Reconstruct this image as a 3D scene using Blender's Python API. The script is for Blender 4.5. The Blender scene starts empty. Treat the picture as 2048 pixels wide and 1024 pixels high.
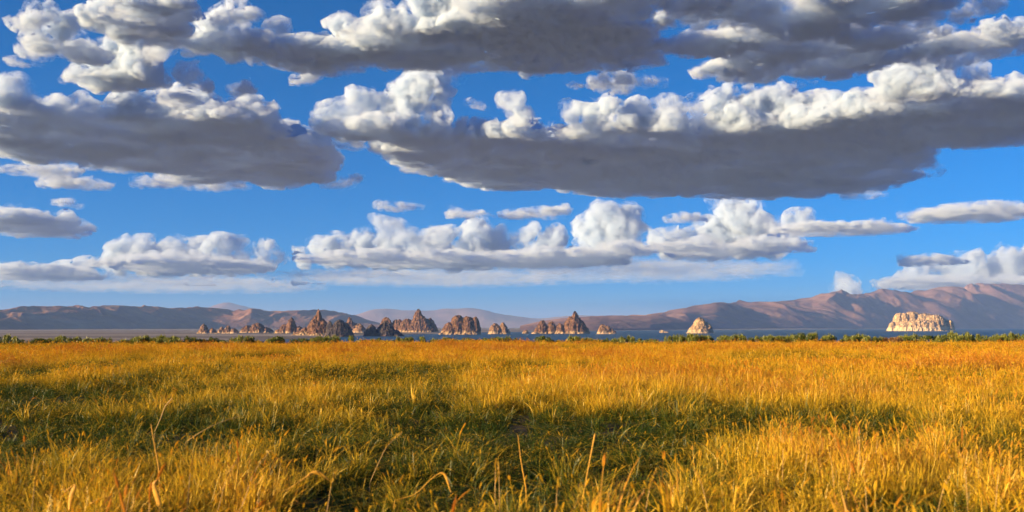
import bpy, math, random
import numpy as np
R = math.radians
S = bpy.context.scene
C = S.collection

# ------------------------------------------------------------------ camera, sky, sun, exposure
EYE = 1.7; F = 2010.0; PITCH = math.atan(142.0/F)          # F: focal length in pixels of a 2048 px wide frame
cam = bpy.data.cameras.new('camera'); cam.sensor_width = 36.0; cam.lens = 36.0*F/2048.0
cam.clip_start = 0.1; cam.clip_end = 300000.0
cam.dof.use_dof = True; cam.dof.focus_distance = 45.0; cam.dof.aperture_fstop = 2.0
camo = bpy.data.objects.new('camera', cam); C.objects.link(camo)
camo.location = (0, 0, EYE); camo.rotation_euler = (math.pi/2+PITCH, 0, 0); S.camera = camo

SUN_EL, SUN_AZ = R(11.5), R(-112)                             # azimuth clockwise from +Y
W = bpy.data.worlds.new('World'); S.world = W; W.use_nodes = True
wn, wl = W.node_tree.nodes, W.node_tree.links
sky = wn.new('ShaderNodeTexSky'); sky.sky_type = 'NISHITA'; sky.sun_disc = False
sky.sun_elevation = SUN_EL; sky.sun_rotation = SUN_AZ % (2*math.pi)
sky.altitude = 3000; sky.air_density = 1.0; sky.dust_density = 1.0; sky.ozone_density = 10.0
hs = wn.new('ShaderNodeHueSaturation'); hs.inputs['Saturation'].default_value = 1.35; hs.inputs['Hue'].default_value = 0.488
wl.new(sky.outputs[0], hs.inputs['Color']); wl.new(hs.outputs[0], wn['Background'].inputs[0])
wn['Background'].inputs[1].default_value = 0.055
sl = bpy.data.lights.new('sun', 'SUN'); sl.energy = 5.0; sl.angle = R(0.5); sl.color = (1.0, 0.69, 0.34)
so = bpy.data.objects.new('sun', sl); C.objects.link(so)
so.rotation_euler = (math.pi/2-SUN_EL, 0, -SUN_AZ+math.pi); so.location = (0, 0, 50)
V = S.view_settings; V.view_transform = 'Standard'; V.look = 'None'; V.gamma = 1.0; V.use_curve_mapping = False
V.exposure = 1.58
cy = S.cycles; cy.volume_bounces = 6; cy.max_bounces = 8; cy.diffuse_bounces = 3; cy.transmission_bounces = 4
cy.transparent_max_bounces = 64; cy.use_denoising = True; cy.sample_clamp_indirect = 6.0
cy.use_adaptive_sampling = True; cy.adaptive_threshold = 0.03

# ------------------------------------------------------------------ helpers
rng = np.random.default_rng(7)
_p = np.arange(256); np.random.default_rng(3).shuffle(_p); PERM = np.concatenate([_p, _p, _p])
_g = np.random.default_rng(4).normal(size=(256, 3)); GRAD = _g/np.linalg.norm(_g, axis=1)[:, None]
def noise3(P):
    I = np.floor(P).astype(np.int64); f = P-I; I &= 255
    u = f*f*f*(f*(f*6-15)+10); r = 0
    for a in (0, 1):
        for b in (0, 1):
            for c in (0, 1):
                h = PERM[PERM[PERM[I[:, 0]+a]+I[:, 1]+b]+I[:, 2]+c]
                d = (GRAD[h]*(f-np.array([a, b, c]))).sum(1)
                w = (u[:, 0] if a else 1-u[:, 0])*(u[:, 1] if b else 1-u[:, 1])*(u[:, 2] if c else 1-u[:, 2])
                r = r+w*d
    return r*1.5
def noise2(x, y, z=0.37):
    s = np.shape(x)
    return noise3(np.stack([np.ravel(x), np.ravel(y), np.full(np.size(x), z)], 1)).reshape(s)
def fbm2(x, y, o=4, z=0.37, ridged=False):
    t = 0; a = 1; n = 0
    for k in range(o):
        v = noise2(x*2**k, y*2**k, z+k*3.1)
        t = t+a*((1-2*np.abs(v)) if ridged else v); n += a; a *= .5
    return t/n
def ray(px, py):
    cx = (px-1024.0)/F; cz = (512.0-py)/F; c, s = math.cos(PITCH), math.sin(PITCH)
    return np.array([cx, c-cz*s, s+cz*c])
def hor_y(py): return ray(1024, py)[2]/ray(1024, py)[1]
def at(px, py, D):                                          # the point seen at a pixel, D metres ahead of the camera
    d = ray(px, py); return np.array([0, 0, EYE])+d*(D/d[1])
def px_of(x, y): return 1024+F*x/np.maximum(y, 1e-3)*math.cos(PITCH)
def mesh(name, v, f, mats=(), smooth=True):
    m = bpy.data.meshes.new(name); v = np.asarray(v, np.float32); f = np.asarray(f, np.int32)
    k = f.shape[1]
    m.vertices.add(len(v)); m.vertices.foreach_set('co', v.ravel())
    m.loops.add(f.size); m.loops.foreach_set('vertex_index', f.ravel())
    m.polygons.add(len(f)); m.polygons.foreach_set('loop_start', np.arange(0, f.size, k, dtype=np.int32))
    m.polygons.foreach_set('use_smooth', np.full(len(f), smooth)); m.update(calc_edges=True)
    for a in mats: m.materials.append(a)
    return m
def obj(name, m, parent=None, label=None, cat=None, group=None, kind=None):
    o = bpy.data.objects.new(name, m); C.objects.link(o); o.parent = parent
    for k, v in (('label', label), ('category', cat), ('group', group), ('kind', kind)):
        if v: o[k] = v
    return o
def grid_faces(nr, nc, wrap=False):
    i = np.arange(nr-1)[:, None]; j = np.arange(nc if wrap else nc-1)[None, :]; j2 = (j+1) % nc
    return np.stack([i*nc+j, i*nc+j2, (i+1)*nc+j2, (i+1)*nc+j], -1).reshape(-1, 4)
def mat(name):
    m = bpy.data.materials.new(name); m.use_nodes = True; nt = m.node_tree
    return m, nt.nodes, nt.links, nt.nodes['Principled BSDF']
def N(nodes, t, **kw):
    n = nodes.new(t)
    for k, v in kw.items():
        if k.startswith('i_'): n.inputs[k[2:].replace('_', ' ')].default_value = v
        else: setattr(n, k, v)
    return n
def ramp(nodes, links, src, stops, interp='LINEAR'):
    r = nodes.new('ShaderNodeValToRGB'); e = r.color_ramp; e.interpolation = interp
    while len(e.elements) < len(stops): e.elements.new(0.5)
    for q, (p, c) in zip(e.elements, stops): q.position = p; q.color = (*c, 1)
    links.new(src, r.inputs[0]); return r.outputs[0]
def noise_tex(nodes, links, scale, detail=4, vec=None, rough=0.55, dist=0.0):
    n = N(nodes, 'ShaderNodeTexNoise', i_Scale=scale, i_Detail=detail, i_Roughness=rough, i_Distortion=dist)
    if vec is None: vec = nodes.new('ShaderNodeNewGeometry').outputs['Position']
    links.new(vec, n.inputs['Vector']); return n.outputs['Fac']
def mix(nodes, links, f, a, b, mode='MIX'):
    m = N(nodes, 'ShaderNodeMix', data_type='RGBA', blend_type=mode)
    for s, v in ((m.inputs[0], f), (m.inputs[6], a), (m.inputs[7], b)):
        if hasattr(v, 'links') or hasattr(v, 'is_linked'): links.new(v, s)
        else: s.default_value = v if not isinstance(v, tuple) else (*v, 1)
    return m.outputs[2]
_ico = {}
def ico(k):
    if k not in _ico:
        import bmesh
        b = bmesh.new(); bmesh.ops.create_icosphere(b, subdivisions=k, radius=1)
        _ico[k] = (np.array([v.co[:] for v in b.verts]), np.array([[v.index for v in f.verts] for f in b.faces])); b.free()
    return _ico[k]

# ------------------------------------------------------------------ ground, lake, mountains
LAKE = -14.0
SHORE_D = [0, 900, 1200, 1450, 1600, 1750, 2000, 2400, 2700, 3200, 3800, 6000, 10500, 60000]
SHORE_X = [300, 380, 520, 640, 660, 700, 740, 890, 900, 1000, 1150, 1500, 2100, 9000]
def ground_z(x, y):
    d = np.hypot(x, y); ang = np.abs(np.arctan2(x, y))
    bank = 90+5*noise2(x/25, y/25)+np.where(y > 0, 0.05*x, 0)
    near = 0.10*fbm2(x/2.2, y/2.2, 3)+0.12*noise2(x/13, y/13)
    t = np.clip((y-bank)/90, 0, 1); t = t*t*(3-2*t)
    t = np.where(ang < R(75), t, 0)
    land = np.clip((np.interp(y, SHORE_D, SHORE_X)+30*noise2(x/160, y/300)-px_of(x, y))/60, -1, 1)
    low = LAKE+0.55+land*1.6+np.clip((y-2500)/6000, 0, 1)*4*np.clip(land, 0, 1)
    return near*(1-t)+low*t
az = np.concatenate([np.linspace(-180, -36, 30)[:-1], np.linspace(-36, 36, 420), np.linspace(36, 180, 30)[1:-1]])*math.pi/180
rr = np.concatenate([np.geomspace(0.6, 60, 60)[:-1], np.linspace(60, 220, 70)[:-1], np.geomspace(220, 46000, 110)])
A_, R_ = np.meshgrid(az, rr); gx, gy = R_*np.sin(A_), R_*np.cos(A_)
gv = np.stack([gx, gy, ground_z(gx, gy)], -1).reshape(-1, 3)
gf = grid_faces(len(rr), len(az), True)[:, ::-1]
gv = np.vstack([gv, [[0, 0, float(ground_z(np.zeros(1), np.zeros(1))[0])]]])
m, n, l, b = mat('soil')
pos = n.new('ShaderNodeNewGeometry').outputs['Position']
sep = n.new('ShaderNodeSeparateXYZ'); l.new(pos, sep.inputs[0])
thatch = ramp(n, l, noise_tex(n, l, 3.0, 6), [(0.3, (0.016, 0.012, 0.004)), (0.7, (0.055, 0.034, 0.010))])
mp = N(n, 'ShaderNodeMapping'); mp.inputs['Scale'].default_value = (0.0006, 0.004, 0.0); l.new(pos, mp.inputs['Vector'])
flat = ramp(n, l, noise_tex(n, l, 1.0, 3, mp.outputs[0]), [(0.36, (0.055, 0.042, 0.036)), (0.46, (0.09, 0.068, 0.058)), (0.55, (0.24, 0.20, 0.165)), (0.64, (0.10, 0.075, 0.062))])
st = N(n, 'ShaderNodeMapRange'); st.inputs[1].default_value = 150; st.inputs[2].default_value = 260; l.new(sep.outputs[1], st.inputs[0])
l.new(mix(n, l, st.outputs[0], thatch, flat), b.inputs['Base Color']); b.inputs['Roughness'].default_value = 0.95
obj('ground', mesh('ground', gv, gf, [m]), kind='structure')

m, n, l, b = mat('lake_water'); b.inputs['Base Color'].default_value = (0.002, 0.055, 0.13, 1); b.inputs['Roughness'].default_value = 0.4
b.inputs['IOR'].default_value = 1.33; b.inputs['Specular IOR Level'].default_value = 0.18
mp = N(n, 'ShaderNodeMapping'); mp.inputs['Scale'].default_value = (0.03, 0.12, 1)
l.new(n.new('ShaderNodeNewGeometry').outputs['Position'], mp.inputs['Vector'])
bp = N(n, 'ShaderNodeBump', i_Strength=0.6, i_Distance=1.5); l.new(noise_tex(n, l, 4.0, 5, mp.outputs[0]), bp.inputs['Height']); l.new(bp.outputs[0], b.inputs['Normal'])
wx = np.array([[-9000, 170], [30000, 170], [30000, 40000], [-9000, 40000]])
obj('lake', mesh('lake', np.c_[wx, np.full(4, LAKE)], [[0, 1, 2, 3]], [m], False), kind='structure')

def mountain(name, prof, foot, depth, mk, seed, wave, spur=0.5, power=1.0, nr=90, step=4.0, x0=None, x1=None):
    px = np.array([p[0] for p in prof], float); py = np.array([p[1] for p in prof], float)
    X = np.arange(px[0], px[-1]+1, step); sk = np.interp(X, px, py)
    k = np.array([1, 2, 3, 2, 1.])/9; sk = np.convolve(np.pad(sk, 2, 'edge'), k, 'valid')
    D0 = np.interp(X, [f[0] for f in foot], [f[1] for f in foot])
    v = np.linspace(0, 1, nr)
    D = D0[None, :]+v[:, None]*depth
    XX = (X[None, :]-1024)/F/math.cos(PITCH)*D; YY = D
    wx_ = XX+wave*.5*noise2(XX/wave, YY/wave, seed+.5); wy_ = YY+wave*.5*noise2(XX/wave, YY/wave, seed+7.5)
    rg = fbm2(wx_/wave, wy_/(wave*1.9), 5, seed+.21, True)
    t = np.clip(v/0.72, 0, 1)**power; back = np.clip((1-v)/0.28, 0, 1)**.7
    sh = (t*t*(3-2*t)*.6+t*.4)*np.where(v > .72, back, 1)
    h = sh[:, None]*(1-spur*.5+spur*.5*rg)+.0
    h += 0.10*sh[:, None]*(1-sh[:, None])*fbm2(wx_/wave*4, wy_/wave*3, 3, seed+3, True)
    h = np.maximum(h, 0)
    tgt = (654-sk)/F                                        # tangent of the skyline's elevation
    el = (h/D).max(0); el = np.convolve(np.pad(el, 12, 'edge'), np.hanning(27)[1:-1]/np.hanning(27).sum(), 'valid'); sc = tgt/np.maximum(el, 1e-9)
    z = h*sc[None, :]+np.where(v < .03, -3, 0)[:, None]+LAKE*np.clip(1-v*8, 0, 1)[:, None]
    P = np.stack([XX, YY, z], -1).reshape(-1, 3)
    return obj(name, mesh(name, P, grid_faces(nr, len(X)), [mk]), kind='structure')
def rock_land(name, c0, c1, c2, sc):
    m, n, l, b = mat(name)
    l.new(ramp(n, l, noise_tex(n, l, sc, 7, rough=.62), [(0.34, c0), (0.5, c1), (0.68, c2)]), b.inputs['Base Color'])
    b.inputs['Roughness'].default_value = 1.0; b.inputs['Specular IOR Level'].default_value = 0.1
    bp = N(n, 'ShaderNodeBump', i_Strength=.7, i_Distance=40.0); l.new(noise_tex(n, l, sc*6, 6), bp.inputs['Height']); l.new(bp.outputs[0], b.inputs['Normal'])
    return m
red_hill = rock_land('red_hill', (0.15, 0.075, 0.055), (0.26, 0.14, 0.095), (0.42, 0.26, 0.17), 0.0012)
mauve_hill = rock_land('mauve_hill', (0.14, 0.085, 0.085), (0.23, 0.14, 0.13), (0.33, 0.205, 0.175), 0.0009)
mountain('hills', [(-500, 634), (-200, 626), (0, 621), (25, 615), (55, 612), (90, 612), (160, 611), (190, 613), (215, 610), (240, 610), (270, 612), (315, 612), (345, 616), (390, 613),
          (430, 615), (470, 621), (500, 616), (540, 622), (600, 620), (630, 619), (665, 621), (700, 627), (730, 637), (770, 648), (800, 652.5)],
         [(-500, 3600), (0, 4600), (400, 6200), (800, 7000)], 900, red_hill, 1.3, 420, .95, .8, 110, 2.5)
mountain('mountains', [(640, 650), (690, 636), (720, 627), (745, 619), (772, 617), (800, 620), (870, 621), (890, 617), (915, 618), (945, 616), (965, 618), (990, 625), (1020, 631),
          (1060, 636), (1085, 637), (1110, 633), (1160, 631), (1240, 634), (1300, 645)], [(600, 17000), (1300, 17000)], 2500, mauve_hill, 5.3, 1500, .5, 1, 60, 5)
mountain('mountains', [(360, 640), (400, 620), (420, 614), (440, 607), (455, 605), (470, 607), (490, 611), (515, 617), (560, 626), (620, 640)], [(300, 18500), (700, 18500)], 3000, mauve_hill, 8.3, 2500, .5, 1, 50, 5)
mountain('mountains', [(1040, 651), (1080, 642), (1120, 636), (1200, 631), (1290, 629), (1330, 623), (1370, 614), (1400, 610), (1430, 604), (1490, 603), (1540, 603), (1590, 599), (1620, 594), (1640, 588),
          (1668, 581), (1700, 587), (1740, 584), (1760, 578), (1800, 582), (1845, 582), (1870, 575), (1920, 570), (1970, 567), (2048, 569), (2200, 574), (2500, 590)],
         [(1040, 3900), (1200, 4200), (1300, 4700), (1500, 6500), (2048, 9900), (2500, 11500)], 2500, mauve_hill, 2.7, 1000, .95, .8, 130, 2.5)

# ------------------------------------------------------------------ tufa rocks in and beside the lake
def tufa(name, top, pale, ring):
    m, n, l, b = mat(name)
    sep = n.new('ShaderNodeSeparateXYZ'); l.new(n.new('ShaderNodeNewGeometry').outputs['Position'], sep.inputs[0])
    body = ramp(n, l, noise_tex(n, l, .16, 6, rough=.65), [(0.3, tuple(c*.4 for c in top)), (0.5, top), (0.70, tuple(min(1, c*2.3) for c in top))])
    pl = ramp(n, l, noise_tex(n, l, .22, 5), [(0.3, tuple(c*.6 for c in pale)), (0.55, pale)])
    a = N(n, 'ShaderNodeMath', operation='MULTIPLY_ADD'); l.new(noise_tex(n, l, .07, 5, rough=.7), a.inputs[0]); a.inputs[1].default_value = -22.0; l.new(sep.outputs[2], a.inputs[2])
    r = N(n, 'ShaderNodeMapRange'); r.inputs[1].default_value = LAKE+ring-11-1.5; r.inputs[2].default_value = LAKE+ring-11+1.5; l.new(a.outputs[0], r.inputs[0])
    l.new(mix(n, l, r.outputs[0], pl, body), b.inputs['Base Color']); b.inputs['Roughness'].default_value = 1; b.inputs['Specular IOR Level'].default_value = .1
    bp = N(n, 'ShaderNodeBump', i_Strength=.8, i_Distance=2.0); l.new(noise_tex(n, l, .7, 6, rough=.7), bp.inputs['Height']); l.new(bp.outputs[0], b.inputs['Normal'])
    return m
brown = tufa('brown_tufa', (0.13, 0.072, 0.045), (0.42, 0.30, 0.18), 5.0)
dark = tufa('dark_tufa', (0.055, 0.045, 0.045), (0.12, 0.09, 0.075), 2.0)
cream = tufa('cream_tufa', (0.40, 0.28, 0.16), (0.70, 0.54, 0.34), 15.0)
tan = tufa('tan_tufa', (0.34, 0.23, 0.13), (0.52, 0.39, 0.25), 8.0)
warm = tufa('warm_tufa', (0.19, 0.115, 0.07), (0.50, 0.37, 0.24), 5.0)
def rock(name, label, base, lumps, mk, seed, crag=.13, boulders=0, res=.8, dep=.8):
    # lumps: (x, top row, half width, shape power) read off the photograph at this rock's own distance
    D = (EYE-LAKE)*F/(base-654)
    s = D/F
    x0 = min(q[0]-q[2] for q in lumps)-2; x1 = max(q[0]+q[2] for q in lumps)+2
    xc = (x0+x1)/2; hd = max(q[2] for q in lumps)*dep+2
    X = np.arange(x0, x1, res); Y = np.arange(-hd, hd, res)
    gx, gy = np.meshgrid(X, Y)
    wx_ = gx+3.0*fbm2(gx/7, gy/7, 3, seed)+1.2*fbm2(gx/2.4, gy/2.4, 2, seed+8); wy_ = gy+3.0*fbm2(gx/7, gy/7, 3, seed+4)
    H = np.full(gx.shape, -3.0)
    r2 = np.random.default_rng(int(seed*10))
    for (lx, top, hw, pw) in lumps:
        oy = r2.uniform(-.15, .15)*hw
        r = np.hypot((wx_-lx)/hw, (wy_-oy)/(hw*dep))
        hh = base-top
        H = np.maximum(H, np.where(r < 1, hh*(1-np.clip(r, 0, 1)**pw), -3*(r-1)-.2))
    rg = fbm2(gx/5.0, gy/5.0, 4, seed+2, True)
    H = H+np.where(H > 0, crag*np.sqrt(np.maximum(H, 0))*3.0*(rg-.35), 0)
    stp = 3.2+fbm2(gx/9, gy/9, 2, seed+6); H = np.where(H > 1, H*.55+.45*(np.floor(H/stp)+np.clip((H/stp % 1)*2.2-.6, 0, 1))*stp, H)
    for (lx, top, hw, pw) in lumps: pass
    P = np.stack([(gx-xc)*s, gy*s, H*s], -1).reshape(-1, 3)
    q = np.c_[P/(4*s)]; P += np.c_[noise3(q+seed), noise3(q+seed+31), .7*noise3(q+seed+57)]*s*1.9
    q = P/(1.7*s); P += np.c_[noise3(q+seed+3), noise3(q+seed+13), noise3(q+seed+23)]*s*.75
    nr, nc = gx.shape; edge = np.zeros((nr, nc), bool); edge[0] = edge[-1] = True; edge[:, 0] = edge[:, -1] = True
    P[edge.ravel(), 2] = -4*s
    c = at(xc, base, D); loc = (c[0], D, LAKE)
    o = bpy.data.objects.new(name, None) if boulders else None
    if o:
        C.objects.link(o); o.location = loc; o['label'] = label; o['category'] = 'rock'
        obj('rock_body', mesh(name, P, grid_faces(nr, nc), [mk]), o)
        iv, if_ = ico(2)
        for k in range(boulders):
            v = iv*(1+.35*noise3(iv*1.3+k*5.1+seed)[:, None]); R0 = r2.uniform(1.2, 3.4)*s
            bo = obj('boulder', mesh('boulder', v*R0*np.array([1.2, 1, .85]), if_, [warm], False), o)
            q = lumps[r2.integers(len(lumps))]
            bo.location = ((q[0]-xc+r2.uniform(-1.0, .7)*q[2])*s, -(q[2]*dep*r2.uniform(.75, 1.1))*s, R0*.25)
    else:
        o = obj(name, mesh(name, P, grid_faces(nr, nc), [mk]), None, label, 'rock'); o.location = loc
    return o
rock('rock_outcrop', 'low broken pale and brown rocks at the dry shore end of the rock line', 669, [(408, 648, 13, 1.6), (424, 656, 12, 1.7), (443, 654, 9, 1.5), (456, 651, 9, 1.5), (468, 657, 12, 1.8)], warm, 1.1, boulders=9)
rock('rock_outcrop', 'long low brown rock ridge beside the small spired outcrop', 667.5, [(496, 651, 18, 2.0), (515, 647, 22, 2.2), (533, 655, 18, 1.8)], brown, 2.2, boulders=5)
rock('rock_outcrop', 'brown outcrop with one rounded spire left of the tall needle', 668.5, [(583, 635, 15, 1.5), (570, 648, 16, 1.7), (598, 652, 14, 1.5), (558, 657, 12, 1.6)], brown, 3.4, boulders=6)
rock('rock_pinnacle', 'tallest pointed brown rock needle with pale rubble at its foot', 673, [(637, 618, 17, 1.15), (632, 630, 28, 1.25), (645, 638, 22, 1.5), (612, 655, 22, 1.5), (600, 662, 20, 1.5)], brown, 4.7, boulders=12, dep=.9)
rock('rock_outcrop', 'dark hump of rock close beside the tallest needle', 673.5, [(679, 640, 24, 1.9), (688, 645, 20, 2.0), (659, 643, 8, 2.2), (668, 652, 22, 1.8)], dark, 5.9)
rock('rock_pinnacle', 'grey brown spire standing behind the dark rock hump', 665, [(699, 634, 12, 1.7), (707, 645, 14, 1.7)], brown, 6.1)
rock('rock_outcrop', 'small reddish rounded rock between the dark rock humps', 667, [(719, 648, 16, 1.8)], warm, 7.3)
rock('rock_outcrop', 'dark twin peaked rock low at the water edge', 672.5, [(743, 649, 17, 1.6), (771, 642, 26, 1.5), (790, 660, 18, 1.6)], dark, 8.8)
rock('rock_pinnacle', 'broad brown rock with a sharp central peak and long ragged shoulder', 666, [(773, 635, 16, 2.6), (795, 639, 20, 2.4), (815, 638, 24, 2.0), (836, 617, 22, 1.2), (840, 632, 38, 1.7), (858, 637, 20, 2.0)], brown, 9.5, boulders=6, dep=.6)
rock('rock_outcrop', 'blocky brown rock with flat crown and pale boulders in front', 669, [(916, 632, 24, 2.6), (935, 634, 22, 3.0), (951, 635, 12, 2.6), (900, 645, 20, 2.0), (945, 647, 18, 1.9)], brown, 10.4, boulders=10)
rock('rock_outcrop', 'small pale knobbly rock just past the blocky brown rock', 668, [(990, 647, 13, 2.6), (1006, 646, 10, 3.0), (1014, 658, 7, 2)], warm, 11.6, boulders=5)
rock('rock_outcrop', 'tiny isolated dark rock on the waterline between two outcrops', 667, [(1051, 660, 7, 1.6)], brown, 12.5)
rock('rock_outcrop', 'large brown rock tower with domed knob and low ragged wing', 667.5, [(1150, 623, 11, 2.6), (1148, 633, 24, 2.8), (1158, 640, 22, 1.9), (1085, 641, 14, 2.2), (1103, 643, 13, 2.2), (1120, 647, 14, 2), (1077, 654, 13, 1.8)], brown, 13.2, boulders=7)
rock('rock_outcrop', 'small ragged rock with white flank at the end of the rock line', 668, [(1207, 649, 13, 2.2), (1216, 651, 10, 2), (1224, 658, 10, 1.6)], warm, 14.7, boulders=3)
rock('rock_islet', 'tiny flat whitish islet alone in the lake', 665.5, [(1325, 660, 5, 2.0), (1331, 663, 6, 2.0)], tan, 15.3, res=.4)
rock('rock_islet', 'pale tan dome shaped rock islet alone in the lake', 666.5, [(1400, 636, 19, 2.4), (1400, 646, 25, 2.6), (1411, 644, 16, 2.2)], tan, 16.1, crag=.12, dep=.85)
rock('rock_island', 'long cream coloured flat topped rock island in bright sun', 662, [(1806, 627, 22, 5), (1826, 624, 20, 5), (1848, 628, 26, 6), (1868, 631, 24, 6), (1886, 637, 16, 4), (1899, 641, 10, 4), (1786, 644, 11, 3), (1840, 640, 62, 6)], cream, 17.9, crag=.09, dep=.5)

# ------------------------------------------------------------------ clouds: closed hulls filled with scattering air
def cloud_mat(name, sig, wave, rate, lo, hi, flo=.1, col=(0.76, 0.87, 1.0)):
    m = bpy.data.materials.new(name); m.use_nodes = True; nt = m.node_tree; n, l = nt.nodes, nt.links; n.clear()
    o = n.new('ShaderNodeOutputMaterial'); v = n.new('ShaderNodeVolumePrincipled')
    v.inputs['Color'].default_value = (*col, 1)
    f = noise_tex(n, l, 1.0/wave, 3.0, n.new('ShaderNodeTexCoord').outputs['Object'], .6)
    r = N(n, 'ShaderNodeMapRange'); l.new(f, r.inputs[0]); r.inputs[1].default_value = lo; r.inputs[2].default_value = hi; r.inputs[3].default_value = 0.0; r.inputs[4].default_value = sig
    g = noise_tex(n, l, 1.0/(5.0*wave), 1.0, n.new('ShaderNodeTexCoord').outputs['Object'], .6, .4)
    r2 = N(n, 'ShaderNodeMapRange'); l.new(g, r2.inputs[0]); r2.inputs[1].default_value = .38; r2.inputs[2].default_value = .58; r2.inputs[3].default_value = flo
    k = N(n, 'ShaderNodeMath', operation='MULTIPLY'); l.new(r.outputs[0], k.inputs[0]); l.new(r2.outputs[0], k.inputs[1])
    l.new(k.outputs[0], v.inputs['Density'])
    l.new(v.outputs[0], o.inputs['Volume']); m.cycles.volume_step_rate = rate; return m
HB = 3000.0
def dist_of(py): return HB/hor_y(py)
CR = np.random.default_rng(21)
def build_cloud(label, slabs=(), towers=(), dens=1.0, vox=3.7, group=None, lump=1.0, rag=1.2):
    sp = []                                                 # centre, axes, azimuth
    smin = 1e9; smean = []
    for (x, y, rx, ry, th) in slabs:
        d0, d1 = dist_of(y-ry), dist_of(min(y+ry, 628)); D = (d0+d1)/2; s = D/F
        c = at(x, 654, D); a = math.atan2(c[0], c[1]); rxm = rx*s; dep = (d1-d0)/2; t = th*s
        sp.append((np.array([c[0], D, HB]), np.array([rxm, dep, t]), -a)); smean.append(s)
        k = int(np.clip(rxm*dep/(t*t)*1.0*lump, 4, 60))
        for _ in range(k):
            u = CR.uniform(0, 2*math.pi); q = math.sqrt(CR.uniform(.05, 1.05)); r = t*CR.uniform(.35, .85)
            ca, sa = math.cos(-a), math.sin(-a); lx, ly = rxm*q*math.cos(u), dep*q*math.sin(u)
            p = np.array([c[0]+lx*ca-ly*sa, D+lx*sa+ly*ca, HB+t*max(0, 1-q*q)**.5*.8+.1*r])
            sp.append((p, np.array([r*1.3, r*1.3, r]), 0))
            for _ in range(3):
                d = CR.normal(size=3); d[2] = abs(d[2])*.7; d /= np.linalg.norm(d); r3 = r*CR.uniform(.3, .5)
                sp.append((p+d*r*1.1, np.full(3, r3), 0))
    for (x, y, r, yb) in towers:
        D = dist_of(yb); s = D/F; c = at(x, y, D); rm = r*s; smean.append(s)
        sp.append((c, np.full(3, rm), 0))
        z = c[2]
        while z-rm*.7 > HB+.2*rm:
            z -= rm*.8; sp.append((np.array([c[0]+CR.normal()*rm*.2, c[1]+rm*.3, z]), np.full(3, rm*1.1), 0))
        for _ in range(13):
            d = CR.normal(size=3); d[2] = d[2]*.8+.35; d[1] -= .3; d /= np.linalg.norm(d); r2 = rm*CR.uniform(.28, .55)
            p = c+d*rm*.92; sp.append((p, np.full(3, r2), 0))
            for _ in range(5):
                e = CR.normal(size=3)+d*.9; e /= np.linalg.norm(e); sp.append((p+e*r2*.95, np.full(3, r2*CR.uniform(.25, .5)), 0))
    s = float(np.mean(smean)); vs, fs, off = [], [], 0
    for (c, ax, a) in sp:
        iv, f_ = ico(4 if ax.max() > 60*s else (3 if ax.max() > 14*s else 2)); p = iv*ax; ca, sa = math.cos(a), math.sin(a)
        p = np.c_[p[:, 0]*ca-p[:, 1]*sa, p[:, 0]*sa+p[:, 1]*ca, p[:, 2]]+c
        vs.append(p); fs.append(f_+off); off += len(p)
    P = np.vstack(vs); org = np.array([P[:, 0].mean(), P[:, 1].mean(), HB]); P = P-org
    P[:, 2] = np.where(P[:, 2] < 0, P[:, 2]*.13, P[:, 2])
    def hull(vx):
        tmp = obj('cloud_tmp', mesh('cloud_tmp', P, np.vstack(fs)))
        md = tmp.modifiers.new('r', 'REMESH'); md.mode = 'VOXEL'; md.voxel_size = vx*s
        dg = bpy.context.evaluated_depsgraph_get(); me = bpy.data.meshes.new_from_object(tmp.evaluated_get(dg))
        old = tmp.data; bpy.data.objects.remove(tmp); bpy.data.meshes.remove(old)
        nv = len(me.vertices); co = np.empty(nv*3, np.float32); me.vertices.foreach_get('co', co); co = co.reshape(-1, 3).astype(float)
        no = np.empty(nv*3, np.float32); me.vertex_normals.foreach_get('vector', no)
        return me, co, no.reshape(-1, 3)
    def warped(q):
        w_ = np.c_[noise3(q/90+seed), noise3(q/90+seed+40), .3*noise3(q/90+seed+80)]*38*rag
        return w_+np.c_[noise3(q/30+seed), noise3(q/30+seed+40), noise3(q/30+seed+80)]*13*rag
    me, co, no = hull(vox); me_f, co_f, no_f = hull(vox*2.2)
    q = co/s; seed = CR.uniform(0, 99)
    warp = warped(q)+np.c_[noise3(q/11+seed), noise3(q/11+seed+40), noise3(q/11+seed+80)]*3.5*rag
    dsp = 5.0*(.5-np.abs(noise3(q/22+seed)))*1.6+2.8*(.5-np.abs(noise3(q/10+seed+9)))*1.6+1.6*(.5-np.abs(noise3(q/4.8+seed+5)))*1.5
    lo = np.clip(no[:, 2]*-1.2, 0, 1)                       # undersides stay flatter
    co = (q+warp*np.c_[np.ones((len(q), 2)), .5-.4*lo]+no*(dsp*rag*(1-.9*lo))[:, None])*s
    rate = 15.0*s/(float(np.linalg.norm(co.max(0)-co.min(0)))/10)
    o = bpy.data.objects.new('cloud', None); C.objects.link(o); o.location = org; o['label'] = label; o['category'] = 'cloud'
    if group: o['group'] = group
    q2 = co_f/s; soft = np.c_[noise3(q2/18+seed+3), noise3(q2/18+seed+23), .6*noise3(q2/18+seed+63)]*8*rag
    co_f = (q2+warped(q2)*np.array([1, 1, .5])*np.c_[np.ones((len(q2), 2)), 1-.7*np.clip(-1.2*no_f[:, 2:], 0, 1)]+no_f*(11.0-7*np.clip(-1.2*no_f[:, 2:], 0, 1))+soft*(1-.7*np.clip(-1.2*no_f[:, 2:], 0, 1)))*s
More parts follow.
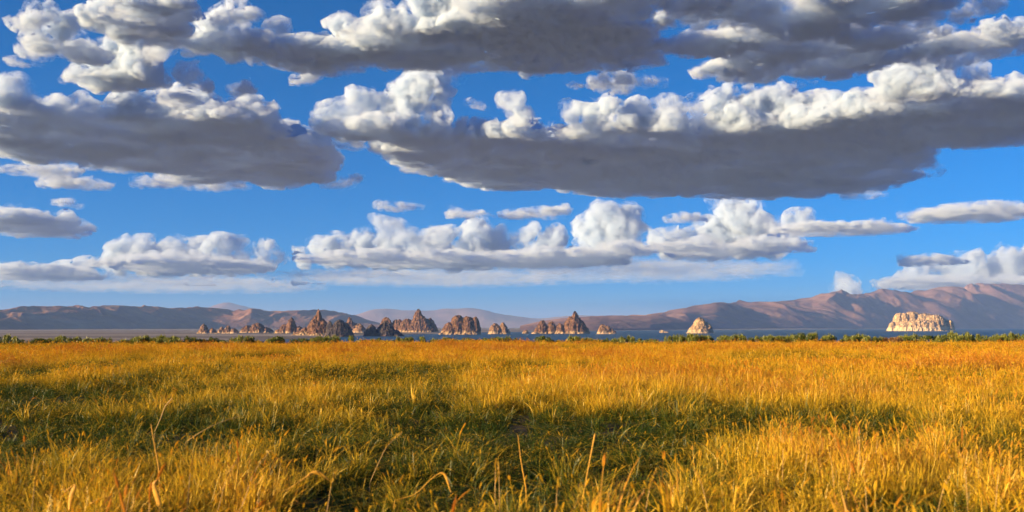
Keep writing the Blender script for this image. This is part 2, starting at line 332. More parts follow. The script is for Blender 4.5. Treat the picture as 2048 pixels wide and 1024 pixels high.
    for nm, m2, P2, mt in (('billows', me, co-no*3.0*s, cloud_mat('cloud_air', .30*dens/s, 26*s, rate, .41, .66)),
                           ('fringe', me_f, co_f, cloud_mat('thin_cloud_air', .20*dens/s, 19*s, rate*1.3, .43, .70, 0.0))):
        m2.vertices.foreach_set('co', P2.astype(np.float32).ravel()); m2.update()
        m2.polygons.foreach_set('use_smooth', np.ones(len(m2.polygons), bool)); m2.materials.clear(); m2.materials.append(mt)
        obj(nm, m2, o)
    return o
build_cloud('broken cream cumulus high above the red hills, lit and open to the blue',
    [(150, 110, 60, 16, 14), (260, 60, 90, 24, 22), (200, 168, 70, 14, 16), (300, 20, 100, 20, 16)],
    [(70, 30, 22, 75), (140, 95, 24, 120), (215, 120, 34, 165), (280, 90, 42, 160), (190, 170, 22, 180), (300, 50, 24, 120), (120, 45, 20, 90), (250, 20, 36, 60), (390, 150, 24, 175)], 1.0)
build_cloud('long grey cloud band with sunlit shoulder near the top of the sky',
    [(500, 105, 90, 24, 18), (640, 120, 120, 26, 22), (850, 100, 180, 45, 34), (1080, 85, 230, 65, 40), (1220, 105, 120, 40, 26), (1180, 12, 280, 22, 26)],
    [(430, 40, 28, 95), (470, 80, 26, 110), (550, 70, 22, 110), (700, 60, 20, 105), (760, 45, 26, 90), (850, 25, 40, 75), (920, 15, 40, 65)], 1.0)
build_cloud('dark blue cloud bank with small white crowns over the hills',
    [(60, 270, 130, 60, 26), (240, 285, 160, 62, 26), (430, 300, 170, 70, 26), (565, 325, 100, 55, 24)],
    [(30, 185, 28, 215), (320, 205, 26, 235), (395, 225, 34, 250), (470, 225, 30, 250), (530, 235, 22, 255), (260, 205, 18, 235)], 1.0)
build_cloud('bright white cumulus tower leaning up over the middle rocks',
    [(770, 270, 110, 16, 22)],
    [(660, 240, 22, 270), (700, 215, 34, 270), (770, 230, 46, 275), (815, 195, 36, 270), (850, 172, 30, 270), (885, 146, 28, 270), (905, 150, 14, 270), (780, 265, 34, 285), (650, 255, 18, 270)], 1.0)
build_cloud('largest dark flat based cloud with a row of sunlit crowns',
    [(890, 312, 120, 38, 22), (1030, 325, 180, 55, 26), (1280, 325, 240, 70, 32), (1540, 325, 240, 75, 34), (1720, 320, 130, 70, 26), (1760, 255, 170, 40, 30), (1960, 240, 170, 60, 34)],
    [(900, 265, 18, 280), (950, 262, 20, 280), (1000, 268, 18, 280), (1035, 212, 18, 250), (1150, 235, 26, 265), (1200, 225, 26, 262), (1265, 235, 28, 270), (1340, 225, 26, 262), (1400, 225, 36, 265),
     (1440, 200, 20, 262), (1490, 225, 34, 260), (1560, 222, 40, 262), (1640, 225, 34, 262), (1790, 160, 26, 195), (1830, 145, 26, 195), (1880, 140, 26, 195), (1935, 155, 22, 200)], 1.0)
build_cloud('dark navy ragged cloud mass high above the islet',
    [(1450, 30, 110, 28, 22), (1590, 60, 120, 55, 26), (1560, 130, 120, 34, 22), (1700, 25, 190, 34, 28), (1440, 95, 80, 30, 18), (1650, 120, 150, 40, 22)], [(1600, 10, 18, 40), (1450, 60, 18, 90)], 1.0)
build_cloud('dark navy cloud scrap beside the ragged navy mass', [(1940, 100, 130, 30, 20), (1900, 30, 120, 22, 14), (1800, 70, 90, 26, 14)], [(1950, 88, 12, 100)], .8)
build_cloud('small grey puff below the long grey cloud band', [(1230, 172, 60, 14, 10)], [], .6)
build_cloud('thin grey cloud scrap under the ragged navy mass', [(1450, 150, 60, 12, 8)], [], .6)
for (x, y, r, lb) in [(60, 95, 16, 'small cream puff left of the broken cumulus above the hills'), (385, 95, 20, 'cream puff tucked between the broken cumulus and the grey band'), (460, 30, 26, 'tall cream puff at the left end of the grey band'),
                      (40, 40, 20, 'cream cloud tatter at the outer edge of the broken cumulus'), (360, 195, 16, 'small torn white puff above the dark bank crowns'), (600, 150, 16, 'small white puff under the middle of the grey band')]:
    build_cloud(lb, [(x, y+8, r*2.2, 7, r*.45)], [(x-r*.5, y+r*.2, r*.6, y+16), (x+r*.4, y-r*.2, r*.7, y+16), (x+r*1.3, y+r*.3, r*.5, y+16)], .7, vox=3.0, rag=1.2, group='cream cloud scraps')
build_cloud('small round cream puff under the grey band above the hills', [(480, 186, 34, 8, 8)], [(475, 180, 16, 190), (498, 186, 12, 192)], 1.0)
build_cloud('thin pinkish cloud shreds below the dark bank over the hills', [(60, 345, 90, 12, 8), (140, 370, 70, 8, 6), (380, 365, 90, 9, 6)], [], .5)
build_cloud('grey lens shaped cloud low over the red hills', [(60, 455, 120, 20, 10), (0, 445, 90, 18, 12)], [], .8)
lowg = 'cumulus row low over the far mountains'
build_cloud('low pinkish white cumulus heap beyond the red hills', [(370, 532, 160, 11, 8)],
    [(255, 512, 22, 548), (290, 500, 20, 548), (355, 498, 22, 548), (400, 505, 22, 548), (450, 505, 24, 548), (510, 500, 20, 548), (320, 520, 26, 550)], .8, group=lowg)
build_cloud('faint pink flat cloud low behind the red hills', [(60, 550, 120, 10, 8)], [(40, 550, 12, 560), (90, 552, 10, 560), (145, 530, 13, 560), (120, 540, 16, 560)], .8, group=lowg)
build_cloud('little pink puff hanging under the low pinkish heap', [], [(410, 553, 13, 575), (430, 546, 12, 575), (395, 560, 9, 575)], .8, group=lowg)
build_cloud('long low white cumulus row behind the brown rocks', [(860, 522, 270, 12, 8), (1080, 522, 180, 12, 7)],
    [(620, 515, 18, 535), (680, 505, 22, 535), (735, 490, 22, 535), (785, 465, 24, 535), (800, 490, 30, 535), (860, 490, 30, 535), (940, 462, 26, 535), (965, 485, 30, 535), (1010, 485, 22, 535), (1060, 480, 20, 535), (1115, 480, 18, 535), (900, 505, 26, 540)], .8, group=lowg)
build_cloud('single bright low cumulus clump between the two low rows', [(1225, 505, 80, 10, 6)], [(1185, 462, 22, 520), (1215, 445, 28, 520), (1235, 460, 24, 520), (1170, 470, 14, 520)], .8, group=lowg)
build_cloud('low white cumulus with square crown above the dome islet', [(1450, 500, 170, 12, 7)], [(1330, 488, 16, 515), (1370, 480, 22, 515), (1420, 468, 26, 515), (1460, 445, 30, 515), (1505, 442, 30, 515), (1540, 465, 24, 515), (1590, 440, 14, 500)], .8, group=lowg)
build_cloud('thin dark cloud streak reaching right of the square crown', [(1690, 462, 140, 10, 7), (1960, 432, 140, 13, 10)], [], .6)
build_cloud('pink cumulus heap rising over the long mountain ridge', [(1930, 570, 170, 6, 7)], [(1850, 555, 22, 578), (1910, 545, 26, 578), (1950, 540, 26, 578), (2020, 530, 32, 578), (2070, 530, 34, 578), (1800, 560, 16, 578)], .7)
build_cloud('small pink puff beside the pointed mountain summit', [], [(1670, 566, 15, 590), (1695, 562, 13, 590), (1685, 570, 16, 590)], .7)
for (x, y, rx, lb) in [(800, 418, 40, 'thin dark cloud fleck just above the tallest head of the long low row'), (945, 431, 50, 'dark flat fleck between the big dark cloud and the long low row'), (1085, 430, 60, 'ragged dark fleck left of the single bright low clump'),
                       (1365, 441, 40, 'thin dark fleck left of the square crowned low cumulus'), (118, 409, 22, 'tiny dark fleck above the grey lens cloud'), (1850, 525, 60, 'dark flat fleck over the pink heap by the ridge')]:
    build_cloud(lb, [(x, y, rx, 5, 4)], [], .5, vox=3.0, group='dark cloud flecks')

for (x, y, r) in [(330, 372, 50), (450, 378, 34), (690, 372, 26), (700, 300, 22), (1880, 352, 30), (1840, 340, 24), (1330, 162, 30), (960, 218, 20), (1050, 250, 18), (1620, 170, 34), (560, 270, 24), (1170, 175, 22), (40, 130, 24), (1740, 395, 30)]:
    build_cloud('thin ragged scrap of cloud torn off beside a big dark based cloud', [(x, y, r, 5, 4), (x+r*.7, y-4, r*.6, 4, 3)], [], .35, vox=3.0, rag=1.5, group='torn cloud scraps')
build_cloud('wide pale lavender cloud veil under the long low row', [(880, 558, 330, 16, 10), (1280, 545, 300, 20, 12)], [], .05, vox=5.0)
build_cloud('pale lavender cloud veil low behind the red hills', [(300, 572, 330, 14, 9)], [], .05, vox=5.0)

# ------------------------------------------------------------------ haze
bx = np.array([[x, y, z] for z in (LAKE-6, 590) for (x, y) in ((-47000, -47000), (47000, -47000), (47000, 47000), (-47000, 47000))], float)
m = bpy.data.materials.new('haze_air'); m.use_nodes = True; nt = m.node_tree; nt.nodes.clear()
o_ = nt.nodes.new('ShaderNodeOutputMaterial'); v_ = nt.nodes.new('ShaderNodeVolumePrincipled')
v_.inputs['Color'].default_value = (0.30, 0.50, 1.0, 1); v_.inputs['Density'].default_value = 4.8e-5; nt.links.new(v_.outputs[0], o_.inputs['Volume'])
obj('haze', mesh('haze', bx, [[3, 2, 1, 0], [4, 5, 6, 7], [0, 1, 5, 4], [1, 2, 6, 5], [2, 3, 7, 6], [3, 0, 4, 7]], [m], False), kind='stuff')
# ------------------------------------------------------------------ meadow grass, shore shrubs, single dry stalks
GR = np.random.default_rng(5)
def leafy(name, cols, trans=.35, off=0.0):
    # colour runs from the green foot of a blade (t = 0) to its dry tip (t = 1), and changes from patch to patch of the meadow
    m = bpy.data.materials.new(name); m.use_nodes = True; nt = m.node_tree; n, l = nt.nodes, nt.links; n.clear()
    t = N(n, 'ShaderNodeAttribute', attribute_name='t').outputs['Fac']
    rnd = N(n, 'ShaderNodeAttribute', attribute_name='rnd').outputs['Fac']
    b = N(n, 'ShaderNodeMath', operation='ADD'); l.new(N(n, 'ShaderNodeAttribute', attribute_name='dry', attribute_type='INSTANCER').outputs['Fac'], b.inputs[0]); b.inputs[1].default_value = off
    c = N(n, 'ShaderNodeMath', operation='MULTIPLY_ADD'); l.new(rnd, c.inputs[0]); c.inputs[1].default_value = .35; l.new(b.outputs[0], c.inputs[2])
    e = N(n, 'ShaderNodeMath', operation='MULTIPLY_ADD'); l.new(t, e.inputs[0]); e.inputs[1].default_value = .55; l.new(c.outputs[0], e.inputs[2])
    f = N(n, 'ShaderNodeMath', operation='SUBTRACT'); l.new(e.outputs[0], f.inputs[0]); f.inputs[1].default_value = .45
    col = ramp(n, l, f.outputs[0], cols)
    d = n.new('ShaderNodeBsdfDiffuse'); tr = n.new('ShaderNodeBsdfTranslucent'); ms = n.new('ShaderNodeMixShader'); ms.inputs[0].default_value = trans
    gl = N(n, 'ShaderNodeBsdfGlossy', i_Roughness=.45); m2 = n.new('ShaderNodeMixShader'); m2.inputs[0].default_value = .03
    l.new(col, d.inputs[0]); l.new(col, tr.inputs[0]); l.new(d.outputs[0], ms.inputs[1]); l.new(tr.outputs[0], ms.inputs[2])
    l.new(ms.outputs[0], m2.inputs[1]); l.new(gl.outputs[0], m2.inputs[2])
    o = n.new('ShaderNodeOutputMaterial'); l.new(m2.outputs[0], o.inputs[0]); return m
blade_m = leafy('grass_blade', [(0.0, (0.035, 0.065, 0.006)), (0.26, (0.10, 0.125, 0.008)), (0.46, (0.33, 0.24, 0.014)), (0.70, (0.76, 0.51, 0.025)), (0.92, (0.76, 0.47, 0.025)), (1.0, (0.48, 0.26, 0.035))])
head_m = leafy('seed_head', [(0.0, (0.34, 0.25, 0.015)), (0.35, (0.68, 0.46, 0.028)), (0.78, (0.80, 0.50, 0.035)), (1.0, (0.62, 0.30, 0.035))], .3)
spike_m = leafy('seed_spike', [(0.0, (0.40, 0.26, 0.02)), (1.0, (0.85, 0.52, 0.04))], .3, .1)
class Strip:
    def __init__(s): s.v, s.f, s.t, s.r, s.m = [], [], [], [], []
    def blade(s, p, az_, h, bend, w, seg=4, rnd=0., mi=0, t0=0., t1=1., shape=None, face=None):
        d = np.array([math.cos(az_), math.sin(az_), 0]); fa = az_+math.pi/2 if face is None else face
        wv = np.array([math.cos(fa), math.sin(fa), 0]); b0 = len(s.v); pts = []
        for k in range(seg+1):
            q = k/seg; c = np.array(p)+d*bend*h*q*q+np.array([0, 0, h*(q-.35*min(bend, 1.5)*q*q*q)])
            ww = w*((1-q)**.6*.9+.1 if shape is None else shape[k]); pts.append(c)
            s.v += [c-wv*ww/2, c+wv*ww/2]; s.t += [t0+(t1-t0)*q]*2; s.r += [rnd]*2
        for k in range(seg): a = b0+2*k; s.f.append((a, a+1, a+3, a+2)); s.m.append(mi)
        return pts
    def head(s, pts, L, w, rnd, mi=1):
        c0 = pts[-1]; d = pts[-1]-pts[-2]; d = d/np.linalg.norm(d); d[2] -= .1; az_ = math.atan2(d[1], d[0])
        for fa in (az_+1.57, az_+.5, az_+2.6):
            wv = np.array([math.cos(fa), math.sin(fa), 0]); b0 = len(s.v)
            for q, ww in ((0, .25), (.3, 1), (.65, .8), (1, .1)):
                c = c0+d*L*q-np.array([0, 0, .18*L*q*q]); s.v += [c-wv*w*ww/2, c+wv*w*ww/2]; s.t += [.6+.4*q]*2; s.r += [rnd]*2
            for k in range(3): a = b0+2*k; s.f.append((a, a+1, a+3, a+2)); s.m.append(mi)
    def mesh(s, name, mats):
        me = mesh(name, np.array(s.v), np.array(s.f), mats, True)
        me.polygons.foreach_set('material_index', np.array(s.m, np.int32))
        for nm, dat in (('t', s.t), ('rnd', s.r)): me.attributes.new(nm, 'FLOAT', 'POINT').data.foreach_set('value', np.array(dat, np.float32))
        return me
def tuft(k, nb, nh, h, w, spread, hw, hl, straw=0):
    s = Strip(); lean = GR.uniform(0, 6.28)
    for _ in range(nb):
        u = GR.uniform(0, 6.283); q = spread*math.sqrt(GR.uniform())
        s.blade((q*math.cos(u), q*math.sin(u), -.03), u+GR.normal()*.8, h*GR.uniform(.4, 1.05), abs(GR.normal())*.55+.08, w*GR.uniform(.6, 1.5), rnd=GR.uniform(), face=GR.uniform(0, 6.28))
    for _ in range(nh):
        u = GR.uniform(0, 6.283); q = spread*math.sqrt(GR.uniform()); r = GR.uniform()
        p = s.blade((q*math.cos(u), q*math.sin(u), -.03), lean+GR.normal()*.7, h*GR.uniform(.8, 1.3), abs(GR.normal())*.35+.08, w*.5, rnd=r, t0=.5, shape=[.8, .8, .7, .6, .5])
        s.head(p, hl*GR.uniform(.5, 1.4), hw*GR.uniform(.6, 1.4), r)
    for _ in range(straw):
        s.blade((GR.normal()*spread*.4, GR.normal()*spread*.4, 0), lean+GR.normal()*1.2, h*GR.uniform(.8, 1.5), GR.uniform(.5, 1.8), w*.6, 6, 1.0, 1, .6, 1, [.9, .9, .8, .7, .6, .5, .4])
    return s.mesh('grass_tuft', [blade_m, head_m])
def scatter(name, label, srcs, pts, rot, scl, var, dry):
    col = bpy.data.collections.new(name+'_source')
    for i, me in enumerate(srcs): col.objects.link(bpy.data.objects.new('%s_tuft_%02d' % (name, i), me))
    me = bpy.data.meshes.new(name); me.vertices.add(len(pts)); me.vertices.foreach_set('co', np.asarray(pts, np.float32).ravel())
    me.attributes.new('rot', 'FLOAT_VECTOR', 'POINT').data.foreach_set('vector', np.asarray(rot, np.float32).ravel())
    me.attributes.new('scl', 'FLOAT_VECTOR', 'POINT').data.foreach_set('vector', np.asarray(scl, np.float32).ravel())
    me.attributes.new('dry', 'FLOAT', 'POINT').data.foreach_set('value', np.asarray(dry, np.float32))
    me.attributes.new('var', 'INT', 'POINT').data.foreach_set('value', np.asarray(var, np.int32))
    o = obj(name, me, None, label, 'grass', kind='stuff')
    g = bpy.data.node_groups.new(name, 'GeometryNodeTree'); n, l = g.nodes, g.links
    g.interface.new_socket('Geometry', in_out='INPUT', socket_type='NodeSocketGeometry'); g.interface.new_socket('Geometry', in_out='OUTPUT', socket_type='NodeSocketGeometry')
    gi, go = n.new('NodeGroupInput'), n.new('NodeGroupOutput'); ip = n.new('GeometryNodeInstanceOnPoints')
    ci = n.new('GeometryNodeCollectionInfo'); ci.inputs[0].default_value = col; ci.inputs['Separate Children'].default_value = True; ci.inputs['Reset Children'].default_value = True
    def att(nm, ty):
        a = n.new('GeometryNodeInputNamedAttribute'); a.data_type = ty; a.inputs[0].default_value = nm; return a.outputs[0]
    l.new(gi.outputs[0], ip.inputs['Points']); l.new(ci.outputs[0], ip.inputs['Instance']); ip.inputs['Pick Instance'].default_value = True
    l.new(att('var', 'INT'), ip.inputs['Instance Index']); l.new(att('rot', 'FLOAT_VECTOR'), ip.inputs['Rotation']); l.new(att('scl', 'FLOAT_VECTOR'), ip.inputs['Scale'])
    l.new(ip.outputs[0], go.inputs[0]); o.modifiers.new('scatter', 'NODES').node_group = g
    return o
def field_points(d0, d1, per):
    half = R(38); n_ = int(half*(d1*d1-d0*d0)*per)
    d = np.sqrt(GR.uniform(d0*d0, d1*d1, n_)); a = GR.uniform(-half, half, n_); x, y = d*np.sin(a), d*np.cos(a)
    return x, y
def bankline(x, y): return 90+5*noise2(x/25, y/25)+.05*x
near_t = [tuft(k, 34, 0 if k in (0, 4, 7) else 3, .46, .0125, .13, .0115, .10, 1+(k % 3)) for k in range(9)]
coarse_t = [tuft(k, 14, 2, .54, .026, .12, .022, .16, 4) for k in range(6)]
far_t = [tuft(k, 46, 11, .41, .017, .28, .026, .12, 3) for k in range(6)]
def tussock(x, y, cell, seed):
    # 1 at the heart of a clump, 0 between clumps
    ix, iy = np.floor(x/cell).astype(int), np.floor(y/cell).astype(int); best = np.zeros(len(x))
    for a in (-1, 0, 1):
        for b in (-1, 0, 1):
            h = PERM[(PERM[(ix+a) & 255]+iy+b+seed*37) & 255]; h2 = PERM[(h+91) & 255]; h3 = PERM[(h2+17) & 255]
            d2 = ((ix+a+h/255.)*cell-x)**2+((iy+b+h2/255.)*cell-y)**2
            best = np.maximum(best, (.35+.65*h3/255.)*np.exp(-d2/(.34*cell)**2))
    return best
def plant_field(name, label, srcs, bands, gold=0.0):
    P, Ro, Sc, Va, Dr = [], [], [], [], []
    for (d0, d1, per, sx) in bands:
        x, y = field_points(d0, d1, per); k = y < bankline(x, y)-1; x, y = x[k], y[k]
        far = np.clip((np.hypot(x, y)-12)/35, 0, 1)
        tu = np.maximum(tussock(x, y, .85, 1), .9*tussock(x, y, 1.9, 2)); big = noise2(x/4.5, y/7, 2.5)+.6*noise2(x/13, y/18, 12.5)
        keep = GR.uniform(size=len(x)) < np.clip(.55+.7*tu+.5*big, .46, 1); x, y, tu, big, far = x[keep], y[keep], tu[keep], big[keep], far[keep]
        k_ = len(x); z = ground_z(x, y); hgt = np.clip(.46+.85*tu*(1-.25*far)+.24*far+.62*big*(1-.4*far)+GR.normal(size=k_)*.13, .36, 1.8)
        dry = .0+.36*far+.62*tu*(1-.35*far)+.75*big*(1-.35*far)+.40*noise2(x/2.6, y/4, 33.5)+.14*GR.normal(size=k_)+gold
        P.append(np.c_[x, y, z]); Ro.append(np.c_[GR.normal(size=k_)*.09, GR.normal(size=k_)*.09+.06, GR.uniform(0, 6.28, k_)])
        Sc.append(np.c_[np.full(k_, sx), np.full(k_, sx), hgt]); Va.append(GR.integers(0, len(srcs), k_)); Dr.append(dry)
    return scatter(name, label, srcs, np.vstack(P), np.vstack(Ro), np.vstack(Sc), np.concatenate(Va), np.concatenate(Dr))
plant_field('meadow_grass', 'golden dry meadow grass with green feet in the foreground', near_t, [(3.5, 15, 42, 1.0), (15, 32, 26, 1.15)])
plant_field('meadow_grass', 'coarse broad bladed golden tufts along the near edge of the meadow', coarse_t, [(5.5, 9.2, 6.0, .95), (9.2, 24, .8, .8)], .32)
plant_field('meadow_grass', 'golden meadow grass stretching away to the shore shrubs', far_t, [(27, 60, 7.0, 1.15), (56, 104, 4.5, 1.5)])

# shrubs on the bank
def shrub_mesh(k, col, h, w, n_leaf, up):
    m = bpy.data.materials.get('leaf_'+col) or leafy('leaf_'+col, {
        'dark': [(0.0, (0.04, 0.065, 0.012)), (0.5, (0.09, 0.12, 0.020)), (1.0, (0.19, 0.20, 0.03))],
        'light': [(0.0, (0.09, 0.12, 0.02)), (0.5, (0.20, 0.22, 0.04)), (1.0, (0.36, 0.33, 0.06))],
        'tan': [(0.0, (0.20, 0.12, 0.05)), (0.5, (0.34, 0.20, 0.08)), (1.0, (0.42, 0.26, 0.11))]}[col], .25, .35)
    s = Strip(); r = np.random.default_rng(100+k)
    cl = [(r.uniform(-1, 1)*w*.8, r.uniform(-.6, .6)*w, h*r.uniform(.35, .72), r.uniform(.22, .42)*h) for _ in range(int(7+w*3))]
    for _ in range(n_leaf):
        c = cl[r.integers(len(cl))]; d = r.normal(size=3); d /= np.linalg.norm(d); d *= c[3]*r.uniform(.5, 1.05); p = np.array(c[:3])+d; p[2] = max(p[2]*1.0, .02)
        s.blade(p, r.uniform(0, 6.28), .16*up*r.uniform(.7, 1.4), r.uniform(.1, .9), .055*r.uniform(.7, 1.3), 2, r.uniform(), 0, 0, 1, [.6, 1, .1], r.uniform(0, 6.28))
    for c in cl:
        s.blade((c[0]*.3, c[1]*.3, -.1), math.atan2(c[1], c[0]), c[2], .8*math.hypot(c[0], c[1])/max(c[2], .1), .04, 3, .5, 0, 0, .3, [1, .8, .6, .4])
    return s.mesh('shrub', [m])
sm = {'dark': [shrub_mesh(k, 'dark', .85, 1.0, 900, 1.0) for k in range(4)], 'light': [shrub_mesh(10+k, 'light', .9, 1.3, 900, 1.5) for k in range(4)], 'tan': [shrub_mesh(20, 'tan', .8, 1.0, 900, 1.3)]}
SL = {'dark': 'dark green rounded shrub on the bank where the grass ends', 'light': 'pale green feathery shrub on the bank where the grass ends', 'tan': 'dry tan shrub among green ones in front of the cream island'}
def shrub(px, D, col, hs_, ws, label=None, group=None):
    x = (px-1024)/F*D; y = D; z = float(ground_z(np.array([x]), np.array([y]))[0])
    o = obj('shrub', sm[col][GR.integers(len(sm[col]))], None, label or SL[col], 'shrub', group or (None if col == 'tan' else col+' shrubs along the bank'))
    o.location = (x, y, max(z, -.6)-.05); o.rotation_euler = (0, 0, GR.uniform(0, 6.28)); o.scale = (ws, ws, hs_)
for px in np.arange(-60, 2120, 13):
    p = px+GR.normal()*6; g = np.interp(p, [0, 350, 900, 1300, 1560, 2048], [.85, .85, .8, .85, 1.0, 1.05])
    x = (p-1024)/F*93; D = float(bankline(np.array([x]), np.array([93.]))[0])+GR.uniform(-1.0, 6)
    if abs(p-1777) < 16: continue
    z_ = int(np.searchsorted([390, 1240, 1700], p)); ck = 'dark' if GR.uniform() < .42 else 'light'
    zl = ('facing the dry flat below the red hills', 'facing the brown rock line', 'facing the open lake and dome islet', 'facing the long cream island')[z_]
    shrub(p, D, ck, g*GR.uniform(.5, 1.3), GR.uniform(.6, 1.35)*np.interp(p, [0, 600, 1400], [1.2, 1, .9]), ('dark green rounded' if ck == 'dark' else 'pale green feathery')+' shrub on the grassy bank '+zl, ck+' bank shrubs '+zl)
shrub(1777, 93, 'tan', 1.15, 1.1)
shrub(440, 88, 'dark', .62, 1.5, 'widest dark shrub on the bank below the low broken rocks', 'single shrubs')
shrub(1608, 92, 'dark', 1.25, 1.4, 'tallest dark green shrub on the bank past the dome islet', 'single shrubs')

# single dry stalks and bent blades standing out of the meadow
stalk_m, n, l, b = mat('dry_stalk'); b.inputs['Roughness'].default_value = .7
l.new(ramp(n, l, noise_tex(n, l, 30, 3), [(.3, (.38, .23, .07)), (.7, (.55, .37, .14))]), b.inputs['Base Color'])
gold_m, n, l, b = mat('dry_leaf'); b.inputs['Roughness'].default_value = .6
l.new(ramp(n, l, noise_tex(n, l, 20, 3), [(.3, (.44, .22, .015)), (.7, (.62, .35, .03))]), b.inputs['Base Color'])
def tube(pts, rad, m_, name, ring=6, flat=1.0):
    P = np.array(pts, float); t = np.gradient(P, axis=0); t /= np.linalg.norm(t, axis=1)[:, None]
    a = np.cross(t, [.1, 1, .2]); a /= np.linalg.norm(a, axis=1)[:, None]; c = np.cross(t, a); rad = np.asarray(rad, float)
    u = np.arange(ring)*2*math.pi/ring
    v = P[:, None]+rad[:, None, None]*(np.cos(u)[None, :, None]*a[:, None]+flat*np.sin(u)[None, :, None]*c[:, None])
    return mesh(name, v.reshape(-1, 3), grid_faces(len(P), ring, True), [m_])
def spline(pts, k=6):
    P = np.array(pts, float); t = np.linspace(0, len(P)-1, (len(P)-1)*k+1)
    if len(P) < 3: return np.stack([np.interp(t, range(len(P)), P[:, i]) for i in range(3)], 1)
    out = []
    Q = np.vstack([2*P[0]-P[1], P, 2*P[-1]-P[-2]])
    for tt in t:
        i = min(int(tt), len(P)-2); f = tt-i; p0, p1, p2, p3 = Q[i:i+4]
        out.append(.5*(2*p1+(p2-p0)*f+(2*p0-5*p1+4*p2-p3)*f*f+(3*p1-p0-3*p2+p3)*f**3))
    return np.array(out)
def stalk(label, D, pix, r0, r1, leafy_=False, head=None, group=None, name='dry_stalk'):
    # pix: the stalk's line in the picture, carried to its own distance; its foot goes on down into the ground
    D = (EYE-.16)*F/(pix[0][1]-654)                         # where a foot just under the grass tops stands
    pts = [at(x, y, D+dd) for (x, y, dd) in pix]; base = pts[0]
    z0 = float(ground_z(base[None, 0], base[None, 1])[0]); L = spline(pts)
    if base[2] > z0+.05: L = np.vstack([[base[0]-1.2*np.clip((L[1]-L[0])[0], -.1, .1), base[1]+.03, z0-.04], L])
    c0 = np.array([L[0][0], L[0][1], z0]); q = np.linspace(0, 1, len(L)); rad = r0+(r1-r0)*q
    if head:
        o = bpy.data.objects.new(name, None); C.objects.link(o); o.location = c0; o['label'] = label; o['category'] = 'grass stalk'
        if group: o['group'] = group
        obj('stem', tube(L-c0, rad, gold_m if leafy_ else stalk_m, 'stem'), o)
        for (i, j, w) in head:
            a, b_ = int(i*(len(L)-1)), int(j*(len(L)-1)); seg = L[a:b_+1]-c0; k = np.linspace(0, 1, len(seg))
            if not leafy_:
                st_ = Strip()
                for q_ in np.linspace(0, 1, 34):
                    c_ = seg[min(int(q_*(len(seg)-1)), len(seg)-2)]+(seg[1]-seg[0])*((q_*(len(seg)-1)) % 1)
                    st_.blade(c_, GR.uniform(0, 6.28), .035*(1.2-.6*q_), GR.uniform(.15, .6)*math.sin(math.pi*(.15+.8*q_)), .011, 2, GR.uniform(), 0, .7, 1, [.5, 1, .1], GR.uniform(0, 6.28))
                obj('seed_head', st_.mesh('seed_head', [spike_m]), o); continue
            obj('leaf' if leafy_ else 'seed_head', tube(seg, w*np.sin(np.pi*(.06+.9*k))**.8, gold_m, 'seed_head', 8, .3 if leafy_ else .8), o)
        return o
    o = obj(name, tube(L-c0, rad, gold_m if leafy_ else stalk_m, name), None, label, 'grass stalk', group); o.location = c0
    return o
stalk('pale broken stalk leaning up steeply with thick tip', 12.5, [(310, 862, 0), (322, 835, 0), (331, 812, 0), (344, 797, 0)], 0.0050, 0.0074)
stalk('long thin pale stalk lying slanted over the grass near the steep broken stalk', 12.0, [(372, 884, 0), (405, 862, 0), (440, 845, .1), (480, 832, .2)], 0.0056, 0.0025)
stalk('short pale straw lying level on the green grass', 14.0, [(88, 816, 0), (118, 817, .1)], 0.0043, 0.0031)
stalk('thin pale straw lying flat across the golden grass', 14.5, [(1710, 803, 0), (1760, 810, 0), (1820, 815, .1)], 0.0043, 0.0031)
stalk('crooked bare twig sloping down over a dark hollow in the grass', 13.5, [(1262, 770, 0), (1280, 793, 0), (1310, 806, 0), (1350, 818, .1)], 0.0037, 0.0031)
stalk('short pale twig tilted above a brown patch', 17, [(780, 750, 0), (795, 758, 0), (806, 768, 0)], 0.0043, 0.0037)
stalk('tall blurred orange stalk rising out of a bright dry leaf clump', 6.2, [(320, 990, 0), (318, 940, 0), (310, 895, 0), (302, 848, 0)], 0.0087, 0.0050, True)
stalk('bright arching yellow leaf with drooping broken tip', 6.0, [(540, 985, 0), (572, 980, 0), (600, 962, 0), (632, 945, 0), (660, 962, .02)], 0.0050, 0.0050, True, [(.0, .35, 0.0143), (.62, 1, .02)], name='dry_leaf_stalk')
stalk('bright yellow leaf folding over above the bent yellow stem', 6.1, [(790, 1000, 0), (830, 988, 0), (866, 955, 0), (888, 948, 0), (902, 985, 0)], 0.0037, 0.0037, True, [(.6, 1, 0.0117)], name='dry_leaf_stalk')
stalk('bright torn leaf clump at the foot of the tall orange stalk', 5.8, [(322, 1030, 0), (316, 1000, 0), (308, 970, 0), (320, 955, 0)], 0.0074, 0.0050, True, [(.05, .9, 0.0228)], name='dry_leaf_stalk')
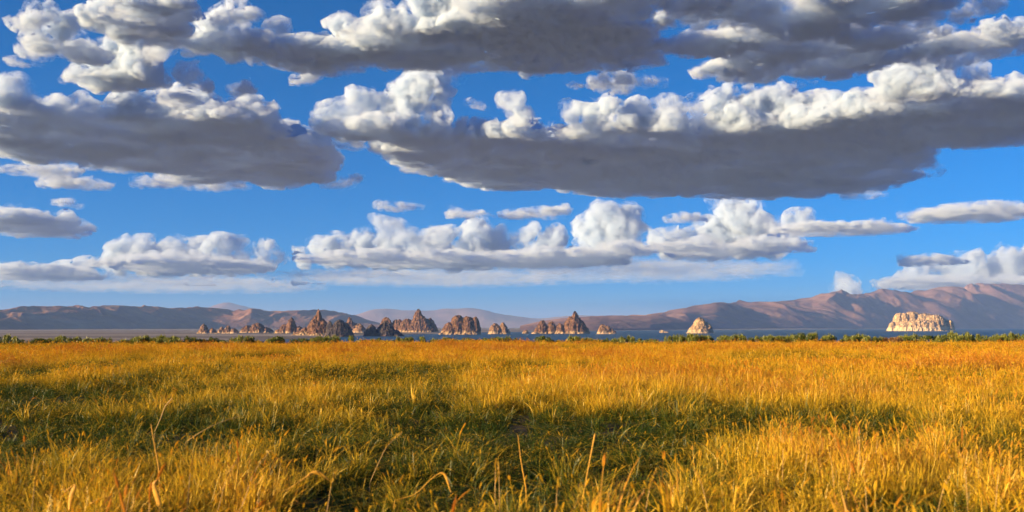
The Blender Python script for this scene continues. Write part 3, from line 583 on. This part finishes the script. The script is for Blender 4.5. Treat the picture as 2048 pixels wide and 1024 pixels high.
stalk('forked golden leaf curling left over dark grass', 5.9, [(138, 1030, 0), (142, 995, 0), (150, 970, 0), (128, 985, 0)], 0.0062, 0.0050, True, [(.1, .8, .02)], name='dry_leaf_stalk')
stalk('golden leaf bowed low beside the torn leaf clump', 6.0, [(165, 1018, 0), (195, 1000, 0), (222, 990, 0)], 0.0056, 0.0037, True, [(.1, .95, 0.0104)], name='dry_leaf_stalk')
stalk('straight diagonal straw crossing a dark hollow', 9.0, [(1768, 890, 0), (1800, 922, 0), (1845, 966, 0), (1885, 982, .1)], 0.0043, 0.0037)
stalk('arched pale grass stem bowing toward the diagonal straw', 8.6, [(1760, 958, 0), (1790, 946, 0), (1820, 945, 0), (1845, 962, 0)], 0.0037, 0.0037)
stalk('branching dry stem with hanging yellow leaf', 8.0, [(1555, 962, 0), (1530, 950, 0), (1515, 955, 0), (1508, 988, 0)], 0.0043, 0.0037, True, [(.5, 1, 0.0091)], name='dry_leaf_stalk')
stalk('upright orange stem with swollen foot among dark green blades', 8.0, [(1052, 975, 0), (1042, 920, 0), (1036, 870, 0)], 0.0074, 0.0031, True)
stalk('tall leaning tan stem with pale top beyond the swollen orange stem', 7.6, [(1165, 1000, 0), (1178, 930, 0), (1190, 868, 0)], 0.0037, 0.0074, True)
for k, (x, y, h_, ln) in enumerate([(425, 1010, 95, 40), (470, 1000, 100, 55), (740, 925, 60, 50), (990, 965, 45, 2), (1000, 985, 60, -3), (1565, 925, 50, 2), (1610, 925, 40, 6), (1672, 970, 75, -12), (1690, 965, 65, 20), (1935, 970, 60, -6),
                                    (375, 975, 55, 8), (250, 1000, 50, 20), (1420, 1000, 60, -25), (1735, 1010, 70, -6), (1990, 985, 70, 10), (60, 1010, 80, 14), (650, 1010, 70, 18), (1110, 1015, 60, 6), (1285, 1015, 75, 22), (1870, 1010, 60, 25)]):
    D = 6.6+max(0, 1010-y)*.03
    stalk('golden plump seed head on a leaning stem in the foreground grass', D, [(x, y+40, 0), (x+ln*.35, y, 0), (x+ln*.7, y-h_*.55, 0), (x+ln*1.3, y-h_, 0)], .0035, .002, False, [(.66, 1, .013)], 'golden seed heads in the foreground', 'seed_stalk')
